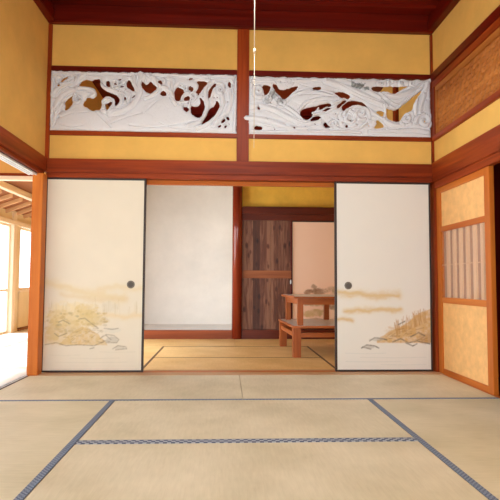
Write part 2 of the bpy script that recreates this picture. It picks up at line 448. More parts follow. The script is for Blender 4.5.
PAINT = attr_mat('painted_paper', .7)
TAN, OCR, GRN, INK, GRY = (214, 180, 118), (200, 160, 88), (176, 168, 120), (112, 104, 92), (168, 160, 148)
def art_left(P):
    P.mix((fbm(P.X, P.Y, .03, .03, 5)-.45)*.35, (246, 232, 208))
    P.band([(46, 285), (60, 289), (75, 294), (95, 297), (122, 301)], 5.0, (218, 198, 158), .85, 1)
    P.band([(98, 291), (118, 289), (141, 291)], 3.6, (218, 198, 160), .7, 2)
    P.band([(60, 297), (95, 302), (126, 301)], 3.0, (214, 190, 148), .5, 3)
    P.band([(100, 316), (120, 319), (142, 317)], 3.2, (222, 196, 148), .65, 4)
    P.blob(72, 318, 30, 14, (226, 204, 150), .55, 6)
    P.blob(86, 312, 12, 9, (206, 178, 112), .55, 8, .9)
    P.blob(56, 318, 10, 9, (210, 184, 124), .5, 9, .9)
    P.blob(108, 309, 9, 6, (200, 190, 170), .3, 10, .9)
    r = random.Random(5)
    for i in range(46):
        x = r.uniform(47, 138); y = 318-abs(r.gauss(0, 4)); h = r.uniform(4, 12)
        P.line([(x, y), (x+r.uniform(-1, 1), y-h)], .5, (196, 178, 138), r.uniform(.15, .4))
    P.mound([(44, 334), (50, 326), (58, 322), (66, 331), (72, 344), (74, 346)], 345.5, (212, 182, 120), .5, 12)
    P.mound([(58, 346), (66, 338), (74, 331), (82, 327), (90, 330), (98, 335), (106, 343), (108, 346)], 346.5, (206, 170, 102), .7, 13)
    P.blob(70, 330, 14, 8, (196, 166, 108), .5, 30, .9); P.blob(52, 332, 8, 12, (206, 178, 118), .6, 61, .9); P.blob(92, 322, 16, 7, (204, 178, 120), .55, 62, 1.0)
    P.blob(80, 320, 22, 9, (210, 184, 128), .5, 63, 1.0); P.blob(112, 332, 8, 3, (206, 200, 186), .5, 64, .9)
    r2 = random.Random(21)
    for i in range(70):
        x = r2.uniform(46, 108); y = r2.uniform(312, 334)
        P.blob(x, y, r2.uniform(1.2, 3), r2.uniform(.7, 1.6), r2.choice([(178, 150, 96), (196, 166, 108), (164, 150, 118)]), r2.uniform(.2, .5), 70+i, 1.0)
    for i in range(26):
        x = r.uniform(58, 100); y = r.uniform(330, 344)
        P.line([(x, y), (x+r.uniform(3, 7), y-r.uniform(-2, 4))], .5, (150, 118, 70), r.uniform(.2, .5))
    for pts in ([(45, 346), (56, 344), (66, 347), (78, 346), (94, 347), (104, 343)], [(100, 340), (106, 336), (114, 337), (119, 341), (117, 344), (106, 344)],
                [(103, 342), (110, 343)], [(106, 337), (111, 341)], [(113, 350), (118, 347), (126, 348), (127, 350), (116, 351)], [(78, 321), (84, 320), (92, 326), (98, 330)],
                [(58, 324), (62, 322), (68, 325)], [(54, 335), (58, 338), (66, 335)], [(104, 330), (112, 331), (118, 330)], [(90, 350), (94, 349)]):
        P.line(pts, .7, (128, 112, 88), .6)
    P.blob(112, 341, 6, 3.2, GRY, .5, 17, .7); P.blob(120, 349, 5, 1.6, GRY, .4, 18, .7)
    for y, a, c in ((356, 50, 80), (359, 70, 120), (363, 56, 128), (353, 100, 136)):
        P.line([(a, y), ((a+c)/2, y+.6), (c, y)], .5, (206, 196, 176), .5)
def art_right(P):
    P.mix((fbm(P.X, P.Y, .03, .03, 25)-.45)*.3, (244, 232, 212))
    P.band([(339, 294), (352, 295), (370, 296), (398, 296)], 4.0, (212, 182, 130), .9, 21)
    P.band([(345, 312), (362, 311), (380, 310), (400, 311)], 3.0, (212, 182, 130), .9, 22)
    P.band([(338, 320), (345, 320), (352, 321)], 2.4, (208, 172, 112), .8, 23)
    P.mound([(376, 340), (386, 333), (396, 328), (406, 323), (414, 316), (422, 312), (430, 309)], 343, (206, 166, 108), .95, 24)
    P.blob(400, 332, 16, 6, (200, 156, 92), .6, 26, .8); P.blob(420, 322, 9, 12, (204, 166, 110), .6, 27, .8)
    P.blob(425, 338, 8, 6, (176, 132, 78), .6, 29, .8)
    r = random.Random(9)
    for i in range(46):
        x = r.uniform(396, 429); top = 336-(x-380)*.42
        P.line([(x, top+6), (x+r.uniform(-3, 1.5), top-r.uniform(2, 10))], .5, (182, 138, 84), r.uniform(.35, .8))
    for i in range(24):
        x = r.uniform(384, 424); y = r.uniform(330, 341)
        P.line([(x, y), (x+r.uniform(3, 8), y-r.uniform(-1, 4))], .5, (148, 108, 62), r.uniform(.3, .6))
    for pts in ([(369, 341), (374, 338), (382, 339), (386, 340)], [(361, 348), (366, 345), (374, 346), (378, 348)], [(362, 347), (370, 349)],
                [(392, 342), (400, 339), (408, 343), (416, 341), (429, 344)], [(410, 337), (418, 333), (424, 336)], [(398, 325), (404, 322)], [(405, 343), (412, 346), (416, 344)]):
        P.line(pts, .8, (104, 96, 82), .85)
    P.blob(376, 339.5, 7, 2, GRY, .5, 31, .7); P.blob(368, 347, 6, 1.8, GRY, .5, 32, .7)
    for y, a, c in ((353, 345, 385), (357, 360, 425), (361, 345, 400), (364, 380, 425)):
        P.line([(a, y), ((a+c)/2, y+.6), (c, y)], .5, (200, 200, 192), .5)

def sliding_door(label, x0, x1, y0, zt, px, base, fn, pullx, group, nx=200, nz=380, fr=.017):
    y1 = y0+.022
    t = thing('painted_sliding_door', label, 'sliding door', ((x0+x1)/2, y0+.011, .003), group)
    obj('frame', B((x0, x0+fr, y0, y1, .003, zt), (x1-fr, x1, y0, y1, .003, zt),
                   (x0+fr, x1-fr, y0, y1, .003, .003+fr), (x0+fr, x1-fr, y0, y1, zt-fr*1.2, zt)), LACQ, t, bevel=.002)
    painted_sheet('painted_paper', x0+fr, x1-fr, .003+fr, zt-fr*1.2, y0+.004, px, base, fn, PAINT, t, nx, nz)
    if pullx is not None:
        bm = bmesh.new(); cyl(bm, (pullx, y0+.006, .807), .036, -.007, 'y', 40, [(1, 0), (1, .6), (.9, 1), (.78, 1), (.74, .5)])
        p = obj('round_pull', bm, PULLM, t, smooth=False)
        bm = bmesh.new(); cyl(bm, (pullx, y0+.003, .807), .024, -.0035, 'y', 32, [(1, 0), (1, .6), (.6, 1)])
        obj('pull_recess', bm, PULLD, p)
    return t
sliding_door('cream sliding door on the left painted with a misty marsh and rocks', -1.675, -.749, -.012, 1.803,
             (43, 142, 371, 182), (220, 208, 188), art_left, -.874, None)
sliding_door('cream sliding door on the right painted with reeds and two mist bands', 1.042, 1.970, -.012, 1.803,
             (337, 430, 369, 185), (224, 218, 208), art_right, 1.166, None)
plain = lambda P: None
sliding_door('plain sliding door stacked behind the left painted one, only its edge showing', -1.672, -.752, .028, 1.80, (0, 10, 10, 0), (236, 222, 200), plain, None, None, 4, 4)
sliding_door('plain sliding door stacked behind the right painted one, only its edge showing', 1.046, 1.96, .028, 1.80, (0, 10, 10, 0), (230, 220, 204), plain, None, None, 4, 4)

# ------------------------------------------------------------------ white carved transoms (openwork relief)
def inpoly(X, Y, P):
    r = np.zeros(X.shape, bool); n = len(P)
    for i in range(n):
        x0, y0 = P[i]; x1, y1 = P[(i+1) % n]
        c = ((y0 > Y) != (y1 > Y)) & (X < (x1-x0)*(Y-y0)/(y1-y0+1e-12)+x0); r ^= c
    return r
def smoothp(P, n=2):
    for _ in range(n):
        Q = []
        for i in range(len(P)):
            a = P[i]; c = P[(i+1) % len(P)]
            Q += [(a[0]*.75+c[0]*.25, a[1]*.75+c[1]*.25), (a[0]*.25+c[0]*.75, a[1]*.25+c[1]*.75)]
        P = Q
    return P
def sdf(X, Y, P):
    d = segd(X, Y, list(P)+[P[0]]); return np.where(inpoly(X, Y, P), d, -d)
def spiral(cx, cy, r, turns=1.6, a0=0, sgn=1):
    return [(cx+r*(1-t)*math.cos(a0+sgn*t*turns*2*math.pi), cy+r*(1-t)*math.sin(a0+sgn*t*turns*2*math.pi)) for t in np.linspace(0, .88, 22)]
def catmull(P, k=6):
    P = [P[0]]+list(P)+[P[-1]]; out = []
    for i in range(1, len(P)-2):
        for t in np.linspace(0, 1, k, endpoint=False):
            f = lambda a, b, c, d: .5*(2*b+(c-a)*t+(2*a-5*b+4*c-d)*t*t+(3*b-a-3*c+d)*t**3)
            out.append((f(*[P[i+q][0] for q in (-1, 0, 1, 2)]), f(*[P[i+q][1] for q in (-1, 0, 1, 2)])))
    out.append(P[-2]); return out

def carve(name, label, outline, holes, ridges, mounds, grooves, stains, conv, step=.42, seed=1):
    xs = [p[0] for p in outline]; ys = [p[1] for p in outline]
    U = np.arange(min(xs)-1, max(xs)+1+step, step); V = np.arange(min(ys)-1, max(ys)+1+step, step)
    X, Y = np.meshgrid(U, V)
    wx = (fbm(X, Y, .5, .5, seed)-.5)*2.4; wy = (fbm(X, Y, .5, .5, seed+9)-.5)*2.4
    F = sdf(X+wx*.5, Y+wy*.5, outline)
    for h in holes: F = np.minimum(F, -.45-sdf(X+wx*.5, Y+wy*.5, smoothp(h, 1)))
    for (hx, hy, hr) in ridges.get('dots', []): F = np.minimum(F, np.hypot(X-hx+wx*.5, (Y-hy+wy*.5)*1.15)-hr)
    for pts, w in ridges.get('solid', []):       # white tendrils crossing the openings
        F = np.maximum(F, np.minimum(w-segd(X, Y, catmull(pts)), sdf(X, Y, outline)))
    d = np.clip(F, 0, None)
    H = .016*(1-np.exp(-d/1.1))
    for (cx, cy, rx, ry, h, ang) in mounds:
        ca, sa = math.cos(ang), math.sin(ang); a = ((X-cx)*ca+(Y-cy)*sa)/rx; c = (-(X-cx)*sa+(Y-cy)*ca)/ry
        H = H+h*np.sqrt(np.clip(1-a*a-c*c, 0, 1))
    for pts, w, h in ridges['r']:
        q = np.clip(1-(segd(X, Y, catmull(pts) if len(pts) < 15 else pts)/w)**2, 0, 1)
        H = np.maximum(H*(1-q*.3), H*.55+1.35*h*np.sqrt(q)+.004*(q > 0))
        sd = segd(X, Y, catmull(pts) if len(pts) < 15 else pts)
        H = H-.011*np.exp(-((sd-w-.35)/.5)**2)
        if w > 1.5: H = H-.005*np.exp(-((sd-w*.48)/.36)**2)
    for pts, w, h in grooves:
        H = H-1.8*h*np.exp(-(segd(X, Y, catmull(pts))/w)**2)
    H = H+(.003*(fbm(X, Y, .45, .45, seed+3)-.5)+.002*np.abs(np.sin(2.6*(vnoise(X, Y, .13, .13, seed+5)*9+Y*.25))))*np.clip(d, 0, 1)
    H = np.clip(H*.95, .001, .05)
    S = np.zeros(X.shape)
    for (cx, cy, rx, ry, k) in stains:
        n = fbm(X, Y, .6, .6, 40)
        S = np.maximum(S, k*np.clip((1.1-((X-cx)/rx)**2-((Y-cy)/ry)**2)*1.5+(n-.5)*3.4, 0, 1))
    base = np.array(s2l((222, 222, 226))); dk = np.array(s2l((112, 118, 118)))
    # marching squares
    verts = []; cols = []; key = {}
    ny, nx = X.shape; FRONT = -.008; BACK = .004
    def vert(x, y, h, s, side):
        wx_, wz_ = conv(x, y)
        verts.append((wx_, (FRONT-h) if side == 0 else BACK, wz_)); cols.append(tuple(base*(1-s)+dk*s)+(1,)); return len(verts)-1
    def corner(j, i, side):
        k = (j, i, side)
        if k not in key: key[k] = vert(X[j, i], Y[j, i], H[j, i], S[j, i], side)
        return key[k]
    def edge(j0, i0, j1, i1, side):
        if (j0, i0) > (j1, i1): j0, i0, j1, i1 = j1, i1, j0, i0
        k = (j0, i0, j1, i1, side)
        if k not in key:
            t = F[j0, i0]/(F[j0, i0]-F[j1, i1]); L = lambda A: A[j0, i0]*(1-t)+A[j1, i1]*t
            key[k] = vert(L(X), L(Y), .001, L(S), side)
        return key[k]
    faces = []
    for j in range(ny-1):
        for i in range(nx-1):
            cs = ((j, i), (j, i+1), (j+1, i+1), (j+1, i))
            ins = [F[c] > 0 for c in cs]
            if not any(ins): continue
            for side in (0, 1):
                poly = []; cr = []
                for q in range(4):
                    c0, c1 = cs[q], cs[(q+1) % 4]
                    if ins[q]: poly.append(corner(*c0, side))
                    if ins[q] != ins[(q+1) % 4]:
                        e = edge(*c0, *c1, side); poly.append(e); cr.append((ins[q], e, (c0, c1)))
                if len(poly) > 2: faces.append(poly[::-1] if side == 0 else poly)
                if side == 0 and len(cr) == 2:
                    a, bq = cr
                    A = [edge(*a[2][0], *a[2][1], 0), edge(*bq[2][0], *bq[2][1], 0), edge(*bq[2][0], *bq[2][1], 1), edge(*a[2][0], *a[2][1], 1)]
                    faces.append(A if a[0] else A[::-1])
    me = bpy.data.meshes.new(name); me.from_pydata(verts, [], faces)
    at = me.color_attributes.new('paint', 'FLOAT_COLOR', 'POINT'); at.data.foreach_set('color', np.array(cols, np.float32).ravel())
    for p in me.polygons: p.use_smooth = True
    bm = bmesh.new(); bm.from_mesh(me); bmesh.ops.recalc_face_normals(bm, faces=bm.faces)
    for e in bm.edges:
        if len(e.link_faces) == 2 and e.calc_face_angle(0) > 1.0: e.smooth = False
    bm.to_mesh(me); bm.free()
    c = conv((min(xs)+max(xs))/2, max(ys))
    o = mesh_obj(name, me, CARVE, None, (c[0], 0, c[1]))
    return tag(o, label, 'carved panel')
CARVE = attr_mat('white_painted_carving', .8)
Z0, Z1 = 2.247, 2.822
def convL(x, y):
    u = (x-51)/(237.3-51); top = 71+u*7; bot = 130+u*5.2
    return -1.657+u*1.757, Z0+(bot-y)/(bot-top)*(Z1-Z0)
def convR(x, y):
    u = (x-250.5)/(431.5-250.5); top = 78+u*1.6; bot = 134.8+u*2.2
    return .215+u*(1.99-.215), Z0+(bot-y)/(bot-top)*(Z1-Z0)
def waves(u, a): return a*math.sin(u)
outL = [(51.2, 71)]+[(x, 71+(x-51)*.0376+.5+.9*math.sin(x*.55)*math.sin(x*.17)) for x in range(55, 236, 3)]+[(237, 78)]+[(237.2, 100), (237, 135)]+[(x, 129.8+(x-51)*.0279) for x in range(230, 52, -6)]+[(51.2, 130), (50.9, 100)]
hL = [
 [(78.3,86.7),(82,82),(86.8,80.5),(91,82.5),(94,80.8),(98,80),(99.5,81),(100,88),(105,92.3),(112.3,94.8),(116.7,97),(119.4,101.5),(116.7,106.2),(115,106),(115.2,101.5),(112.3,98),(108,96.3),(103.4,97.8),(101.6,101.5),(100.5,110.5),(96,110.5),(92.5,111.5),(88,108.2),(82.8,105.2),(85.7,101.5),(87,98),(92.4,99.7),(96.5,97),(97,93),(94,89),(88,87.5),(82,87.5)],
 [(65,102.9),(70,98),(74,96),(72,99.5),(73,104),(70,108),(65.5,111),(66.5,106.5)],
 [(60.5,81.5),(66,77.5),(67.5,78),(62,82.5)], [(57,85.5),(60,84.5),(59,87)],
 [(105.8,104.8),(111.5,102.5),(112.4,105),(108.6,109),(106.4,110.4),(106,107.5)],
 [(105.8,82.3),(108.8,82),(109.3,89),(106,86.5)],
 [(126.3,83.8),(128.8,80.8),(130.3,85.2),(133.7,90.4),(133,92.6),(130,90.4),(126.3,88.2)],
 [(141,82.5),(144,86),(147,86.7),(150,83),(152.9,86.7),(157,89.7),(150.7,94.8),(148.4,94.8),(144,92),(141.2,88)],
 [(157,82.6),(160.5,82),(161.5,86.7),(158.8,86)],
 [(159.5,95.6),(162.5,92),(165,94),(166,97),(162.5,97.4)],
 [(176.8,89),(179.5,90.4),(182.7,91),(183.2,95.6),(180.2,97.8),(179.5,103.7),(175.8,102.2),(174,97),(174.6,92.6)],
 [(184.7,99.3),(188.4,97.4),(189.5,101.5),(186.2,103.7),(184,102.2)],
 [(182.5,108.8),(187.6,109.4),(188.6,111.9),(186.2,114)],
 [(196,83.5),(207.7,84),(205.5,88.2),(201.8,91.9),(198.9,96.3),(195.6,94.8),(198,91),(198.9,87.4)],
 [(189,87.5),(193,90.5),(191.5,94),(188.5,92)],
 [(198.9,99.3),(202.6,101.5),(204.5,107.4),(204,111.9),(200.4,119.3),(196.7,118.5),(191.5,115.6),(190.7,107.4),(195.2,108.9),(198.9,108.2),(201,104.5)],
 [(215.9,102.2),(219.6,106),(218.8,110.4),(214.4,117),(209.2,121.5),(202.6,125.8),(201.6,124.9),(207,117.8),(210,110.4),(213.7,108.9)],
 [(208,97.8),(209,92.6),(212.2,88),(215.9,86),(215.4,88.6),(212.6,90.8),(210.8,94.8),(209.4,100.8)],
 [(228.2,85.2),(230.4,84.8),(230.9,90),(228.8,89.6)],
 [(227,118.5),(229.8,119.6),(228.9,122),(227,120.9)], [(221.8,123.6),(224.6,120),(225.6,121.8),(222.8,124.8)], [(218.4,127.6),(221.6,126),(219.8,129.4)], [(224.6,128),(227,126.8),(226,129.4)],
 [(120,88),(121.6,86.5),(122,89)], [(113.5,85),(115.2,84),(115.6,86.5)], [(124,97.5),(125.6,99.5),(124.8,102)], [(131,99),(134,96.5),(134.6,98)], [(117.5,80.5),(120.5,80),(119,82)], [(188,80.8),(193,80.5),(190,82.4)],
]
rL = {'r': [
 ([(53,95),(60,88),(70,84),(78,80),(84,76)], 2.6, .014), ([(55,112),(60,100),(66,94),(76,89)], 3.0, .013), ([(54,124),(58,112),(64,104)], 2.2, .010),
 ([(78,89),(86,89.5),(93,92),(95,96),(90,98.5)], 2.4, .016), (spiral(78, 99.5, 5.5, 1.4, -2.2, -1), 1.3, .016),
 (spiral(61, 80, 6.5, 1.2, .5, 1), 1.4, .012), ([(70,74),(76,77),(76,83),(70,87)], 1.6, .012),
 ([(99,84),(104,89),(112,91),(119,95),(121.5,102),(118,108),(110,112),(103,112)], 1.9, .016), (spiral(107.5, 106, 6.5, 1.3, 3.4, 1), 1.4, .014),
 (spiral(115, 85, 5.5, 1.5, .3, 1), 1.2, .012), (spiral(123, 86, 4.6, 1.4, 2, -1), 1.1, .012),
 ([(131,74),(139,73.5),(142,78),(140,88),(138,98),(132,106),(122,112),(110,114)], 3.2, .018),
 ([(133,78),(134,86),(137,92)], 1.8, .012), ([(126,94),(130,96),(128,104),(122,108)], 1.3, .012), ([(120,94),(124,96),(125,104)], 1.2, .011),
 ([(146,75),(152,79),(158,87),(165,90),(173,97),(180,105)], 2.1, .016), ([(145,100),(152,97),(158,92),(160,86)], 1.7, .014), (spiral(162, 84, 4.4, 1.3, 2.2, 1), 1.2, .012),
 ([(168,80),(172,84),(171,92),(172,100),(176,106)], 1.9, .013), (spiral(186, 92, 4.2, 1.5, 0, 1), 1.1, .013), (spiral(181.5, 89, 3.5, 1.3, 0, 1), .9, .011), (spiral(193, 98, 5, 1.4, 2, -1), 1.2, .013), (spiral(186, 108, 5.4, 1.3, 4, 1), 1.3, .014),
 ([(209,83),(205,91),(206,100),(208,108),(205,118),(199,124),(188,127)], 2.2, .017), ([(222,97),(223,106),(218,117),(209,125),(198,130)], 2.2, .016), ([(232,94),(231,106),(226,116),(214,127)], 2.2, .014),
 (spiral(220, 92, 6.4, 1.5, 3.6, 1), 1.4, .013), ([(216,83),(226,82),(233,86),(234,96)], 1.5, .012), (spiral(226, 122, 5.4, 1.2, 1, 1), 1.2, .010), ([(207,84),(212,80),(222,79),(234,81)], 1.6, .011),
 ([(53,76),(70,73.5),(90,75),(110,75),(128,76)], 1.5, .010), ([(150,76),(175,78),(200,79),(232,80)], 1.5, .010), ([(236,84),(236,104),(235,132)], 1.5, .010), ([(53,80),(52.6,100),(53,126)], 1.4, .009),
 ], 'dots': [(79.5,100,1),(77.6,98.2,.6),(95,81,.7),(109,107.6,.9),(116,86,.8),(119,84.4,.7),(122.6,87.6,.8),(114,89.4,.6),(125,90,.7),(118.6,88.4,.6),(161.6,80.4,.6),(148,92,.7),(180,87.4,.7),(186.6,91,1),(190.6,93,.7),(184,94.6,.7),(193.4,98.6,.8),(192,101.6,.6),(198,96.6,.8),(188,105,.8),(203,98.4,.6),(220.6,92.4,.8),(218,90,.6),(223.6,95,.6),(224.6,90,.5),(233,88,.6),(228,104,.7),(214,99.6,.6),(217.6,99.4,.6),(64.4,80,.7),(57,98,.6),(60,118,.6),(150.6,77.6,.5),(130.6,103.6,.7),(127.6,104.6,.6)],
 'solid': [([(184,87),(187,90),(185,94)], .9), ([(196,100),(199,103),(197,107)], .9), ([(212,102),(215,104),(213,108)], .9)]}
mL = [(82, 122, 26, 13, .013, .05), (172, 118, 31, 19, .017, .05), (128, 124, 26, 8, .010, -.2), (206, 128, 20, 5, .008, .1)]
gL = [([(96,112),(104,120),(112,128)], .6, .006), ([(112,124),(128,118),(142,114)], .6, .006), ([(130,126),(150,128),(168,127),(190,124)], .7, .007), ([(60,124),(72,127),(84,126)], .6, .005),
      ([(146,113),(156,104),(168,99),(180,103),(192,112)], .6, .004), ([(62,118),(74,114),(90,113)], .5, .003), ([(160,124),(176,130),(196,130)], .5, .005)]
carve('carved_transom', 'white openwork transom of curling waves, left of the centre post', outL, hL, rL, mL, gL, [(128,78,0.1,0.1,0)], convL, seed=1)

outR = [(250.3, 79)]+[(x, 78.6+(x-250)*.007+1.1*abs(math.sin(x*.21))) for x in range(254, 428, 3)]+[(429,80),(432.6,78),(433.4,80.5),(431,84),(431,112),(432.6,117),(433.6,121.5),(432.4,126),(430.6,128),(430.8,137)]+[(x, 134.9+(x-250)*.0118) for x in range(424, 252, -6)]+[(250.2,135),(250.2,126),(247.2,122.5),(245.2,119.5),(247,117.2),(250.2,117)]
hR = [
 [(263,87.5),(271.9,87.8),(270.4,93),(266.7,98),(265.2,93.7)],
 [(274,86.3),(277.8,86.6),(278.8,90.7),(283,92.2),(289,91),(294,89),(300,88),(294,93.4),(289,97.5),(284,102),(282,98),(278,95),(275,91)],
 [(312.5,89.5),(320.6,87.8),(321.4,91),(315.5,91.4)],
 [(300.2,114.4),(304.4,110),(316.2,107.7),(323.6,105.5),(330.7,104),(332,107),(323.6,108.4),(322,110.7),(319,110),(316,110.7),(313.2,114.4),(312.5,117.3),(308,120.8),(302.9,118.5)],
 [(322,112.6),(327.3,109.2),(331.9,108.8),(327.3,112)],
 [(310.6,121.8),(314.7,117.3),(321.8,117),(320,119.6),(315.5,121.2)],
 [(323.4,125.5),(326.2,122.3),(327.7,126),(331.2,127.2),(326.8,128.4)],
 [(335,94.4),(341.3,93),(346.4,94.4),(350.9,97.4),(348.7,99.6),(342,98.8),(338,96)],
 [(336.5,108.6),(340,104.6),(346,101),(346.4,102.4),(342,105.6),(338.5,109.2)],
 [(342.7,108.5),(345,104.8),(350.9,101.8),(358.3,101.8),(364.2,104),(367.9,107.7),(364.2,107.3),(358.3,105.2),(352.4,106.2),(346.4,109.2),(343.2,112.6)],
 [(371.5,88.6),(376.8,87.3),(386.4,88),(392,87.2),(398,87.8),(404,87.3),(409,86.4),(400,90.4),(397.8,92.6),(394.9,94.2),(391.9,93.4),(386.4,91.4),(379,92.2),(373.6,91.4)],
 [(422.6,90.2),(420,94.4),(416.3,99.6),(414,104),(412.6,110),(409.7,111.4),(405.2,113),(402.3,117.3),(400,121),(398.6,121.8),(392.7,121),(387.2,118),(386.5,110),(387.5,109),(394.9,111.4),(400.8,108.5),(409.7,101)],
 [(376.8,112),(384,111.3),(384.5,115.4),(381,116.5),(378,114.4)],
 [(376.8,121),(379,120.8),(384.4,126.2),(382,128),(374.2,128.4),(377.5,124.7)],
 [(256.4,127),(263.4,127.7),(262.8,130.8),(256,130.2)],
 [(346,125.6),(348,125.4),(348.2,127.4),(346,127.6)], [(258.6,109.4),(260.8,109),(260.6,111.4)], [(294,127),(297,128.4),(294.6,129.8)], [(350,120.6),(352,121),(350.6,122.6)],
]
rR = {'r': [
 (spiral(260, 93, 7, 1.3, 1, 1), 1.7, .013), ([(254,84),(262,83),(274,84),(276,90),(272,98),(266,104)], 1.6, .014), ([(276,98),(284,106),(296,114),(305,122)], 1.6, .012),
 ([(252,108),(262,108),(276,112),(292,120),(306,124),(320,122)], 2.6, .012), ([(247,119.5),(258,120),(272,123),(290,129),(306,130)], 2.6, .013),
 (spiral(268, 100, 4.5, 1.3, 0, 1), 1.2, .011), (spiral(282, 104, 5, 1.3, 2, -1), 1.4, .010),
 ([(300,95),(316,94),(330,97),(342,102),(336,104)], 1.6, .009), ([(286,104),(296,96),(310,92)], 1.6, .010), ([(300,112),(308,104),(322,100),(336,100)], 1.5, .010),
 ([(322,109.5),(330,106),(338,103),(346,99)], 1.3, .014), ([(314,116),(322,114),(330,111),(342,107)], 1.3, .014),
 ([(326,83),(342,88),(358,94),(372,101),(384,106),(392,109)], 3.0, .016), ([(336,80),(352,85),(366,91),(380,98)], 1.8, .014),
 ([(386,96),(396,97),(408,93),(420,87),(430,81)], 2.4, .016), ([(380,94),(392,104),(400,105),(412,97),(424,87)], 1.6, .014), ([(390,107),(396,109.5),(404,104)], 1.4, .013),
 ([(384,106),(385.4,112),(384,120)], 1.1, .015), ([(366,109),(376,116),(386,122),(396,126),(410,124)], 2.4, .014), ([(372,118),(380,122),(388,130)], 1.6, .012),
 (spiral(406, 119, 7, 1.5, 2, 1), 1.7, .015), (spiral(424, 121, 8, 1.5, 3, 1), 1.8, .016), ([(428,84),(424,96),(421,106),(420,112)], 2.4, .014), ([(418,98),(416,106),(416,114)], 1.6, .012),
 (spiral(349, 119, 9, 1.4, 3.4, 1), 1.8, .015), (spiral(361, 114, 7, 1.4, 1, 1), 1.6, .014), (spiral(334, 125, 5, 1.4, 2, 1), 1.3, .012), ([(344,116),(348,110),(356,107),(366,110),(370,118)], 1.7, .015),
 ([(366,124),(356,130),(344,131),(336,128)], 1.7, .012), ([(252,132),(280,133),(320,132),(360,133)], 1.4, .010), ([(370,132),(392,131),(412,130),(428,132)], 2.0, .011),
 (spiral(290, 84, 4, 1.2, 0, 1), 1.2, .010), ([(256,80.5),(280,82),(306,83),(326,81)], 1.5, .010), (spiral(380, 84, 3.4, 1.2, 0, 1), 1.1, .012), (spiral(391, 83.4, 3.2, 1.2, 2, 1), 1.1, .012), (spiral(402, 83, 3.6, 1.3, 1, 1), 1.1, .013), (spiral(413, 84, 3.2, 1.2, 1, 1), 1.1, .012),
 ], 'dots': [(260,93,.8),(256,88,.6),(272,104,.7),(282,84,.7),(299,81.8,.6),(256,116,.6),(269,120,.5),(276,130,.7),(287,126,.6),(306,127,.7),(316,125,.6),(336,114,.7),(339,120,.7),(343,123,.6),(361,114,.7),(352,112,.6),(357,125,.6),(369,126,.7),(406,119,.9),(409,116,.6),(425,121,1.0),(420,124,.6),(426,114.6,.6),(428,100,.5),(424.6,93,.6),(380,84,.6),(391,84,.6),(402.6,83,.7),(413,84,.6),(330,130,.6),(398,130,.6)],
 'solid': [([(313,114),(317,112),(319,109)], .8), ([(384.8,108),(385.4,113),(384,118)], .9)]}
mR = [(318, 100, 30, 9, .012, .1), (355, 119, 17, 13, .014, .1), (280, 116, 30, 8, .007, .25), (400, 98, 16, 8, .008, -.3), (290, 128, 26, 5, .006, .05), (410, 126, 18, 6, .008, 0)]
gR = [([(282,104),(296,112),(304,120)], .5, .006), ([(252,114),(268,118),(284,124)], .5, .004), ([(298,121.5),(306,123.5),(318,120.5)], .6, .008), ([(340,86),(360,96),(380,103)], .5, .006), ([(346,130),(360,128),(370,124)], .5, .006),
      ([(388,98),(400,98),(414,92)], .5, .005), ([(376,124),(392,129),(412,128)], .6, .007), ([(300,86),(312,89),(322,86)], .5, .006), ([(330,118),(338,122),(340,130)], .6, .006), ([(264,126),(280,129),(300,131)], .5, .005)]
carve('carved_transom', 'white openwork transom with grey stains and a diagonal branch, right of the centre post', outR, hR, rR, mR, gR,
      [(359,87,7,3.2,.95),(353,85,2,4,.7),(366,90,4,2,.8),(275,97,6,5,.5),(281,103,4,4,.55),(387,103,3,3,.25),(268,103,3,3,.35)], convR, seed=4)

# ------------------------------------------------------------------ back room shell
struct('ceiling_back_room', B((XL-.02, XR+.02, .10, 4.0, 3.34, 3.40)), WD['x'])
trim((XL, XR, 2.78, 2.90, 3.12, 3.34), WD['x'])
struct('wall_back_room_right', B((XR, XR+.1, .1, 2.95, -.05, 3.45)), OCHRE)
trim((XR-.03, XR+.01, .99, 1.12, 0, 3.3), W['z'])
trim((XR-.03, XR+.01, .12, 2.88, 1.80, 1.97), W['y'])
struct('wall_back_room_left', B((XL-.11, XL, .1, 4.1, 1.85, 3.45), (XL-.11, XL, 2.75, 6.55, -.06, 3.45)), OCHRE)
trim((XL-.08, XL+.02, .12, 2.88, 1.77, 1.90), W['y'])
struct('wall_alcove', B((.24, XR, 2.90, 3.0, -.05, 3.45), (XL, .28, 2.90, 3.0, 2.5, 3.45)), OCHRE2)
struct('wall_alcove_white', B((XL, .2, 4.0, 4.08, -.05, 2.9), (XL-.02, XL+.012, 2.9, 4.0, -.05, 2.9), (.2, .26, 2.98, 4.05, -.05, 2.9), (XL, .2, 3.0, 4.0, 2.85, 2.9)), WHITE)
struct('floor_alcove', B((XL, .2, 2.90, 4.0, -.02, .118)), plaster('alcove_floor', (236, 232, 228), .03))
trim((XL, .11, 2.80, 2.90, -.04, .125), wood('alcove_board', (100, 42, 20), (150, 76, 40), 'x', .4), .006)              # alcove front board
# round alcove post
bm = bmesh.new(); cyl(bm, (.178, 2.84, -.02), .075, 3.45, 'z', 28)
o = obj('alcove_post', bm, wood('polished_red_post', (108, 32, 16), (152, 60, 32), 'z', .22, 1, .5), None, (.178, 2.84, -.02), smooth=True)
tag(o, 'glossy round red post beside the white alcove', 'post')
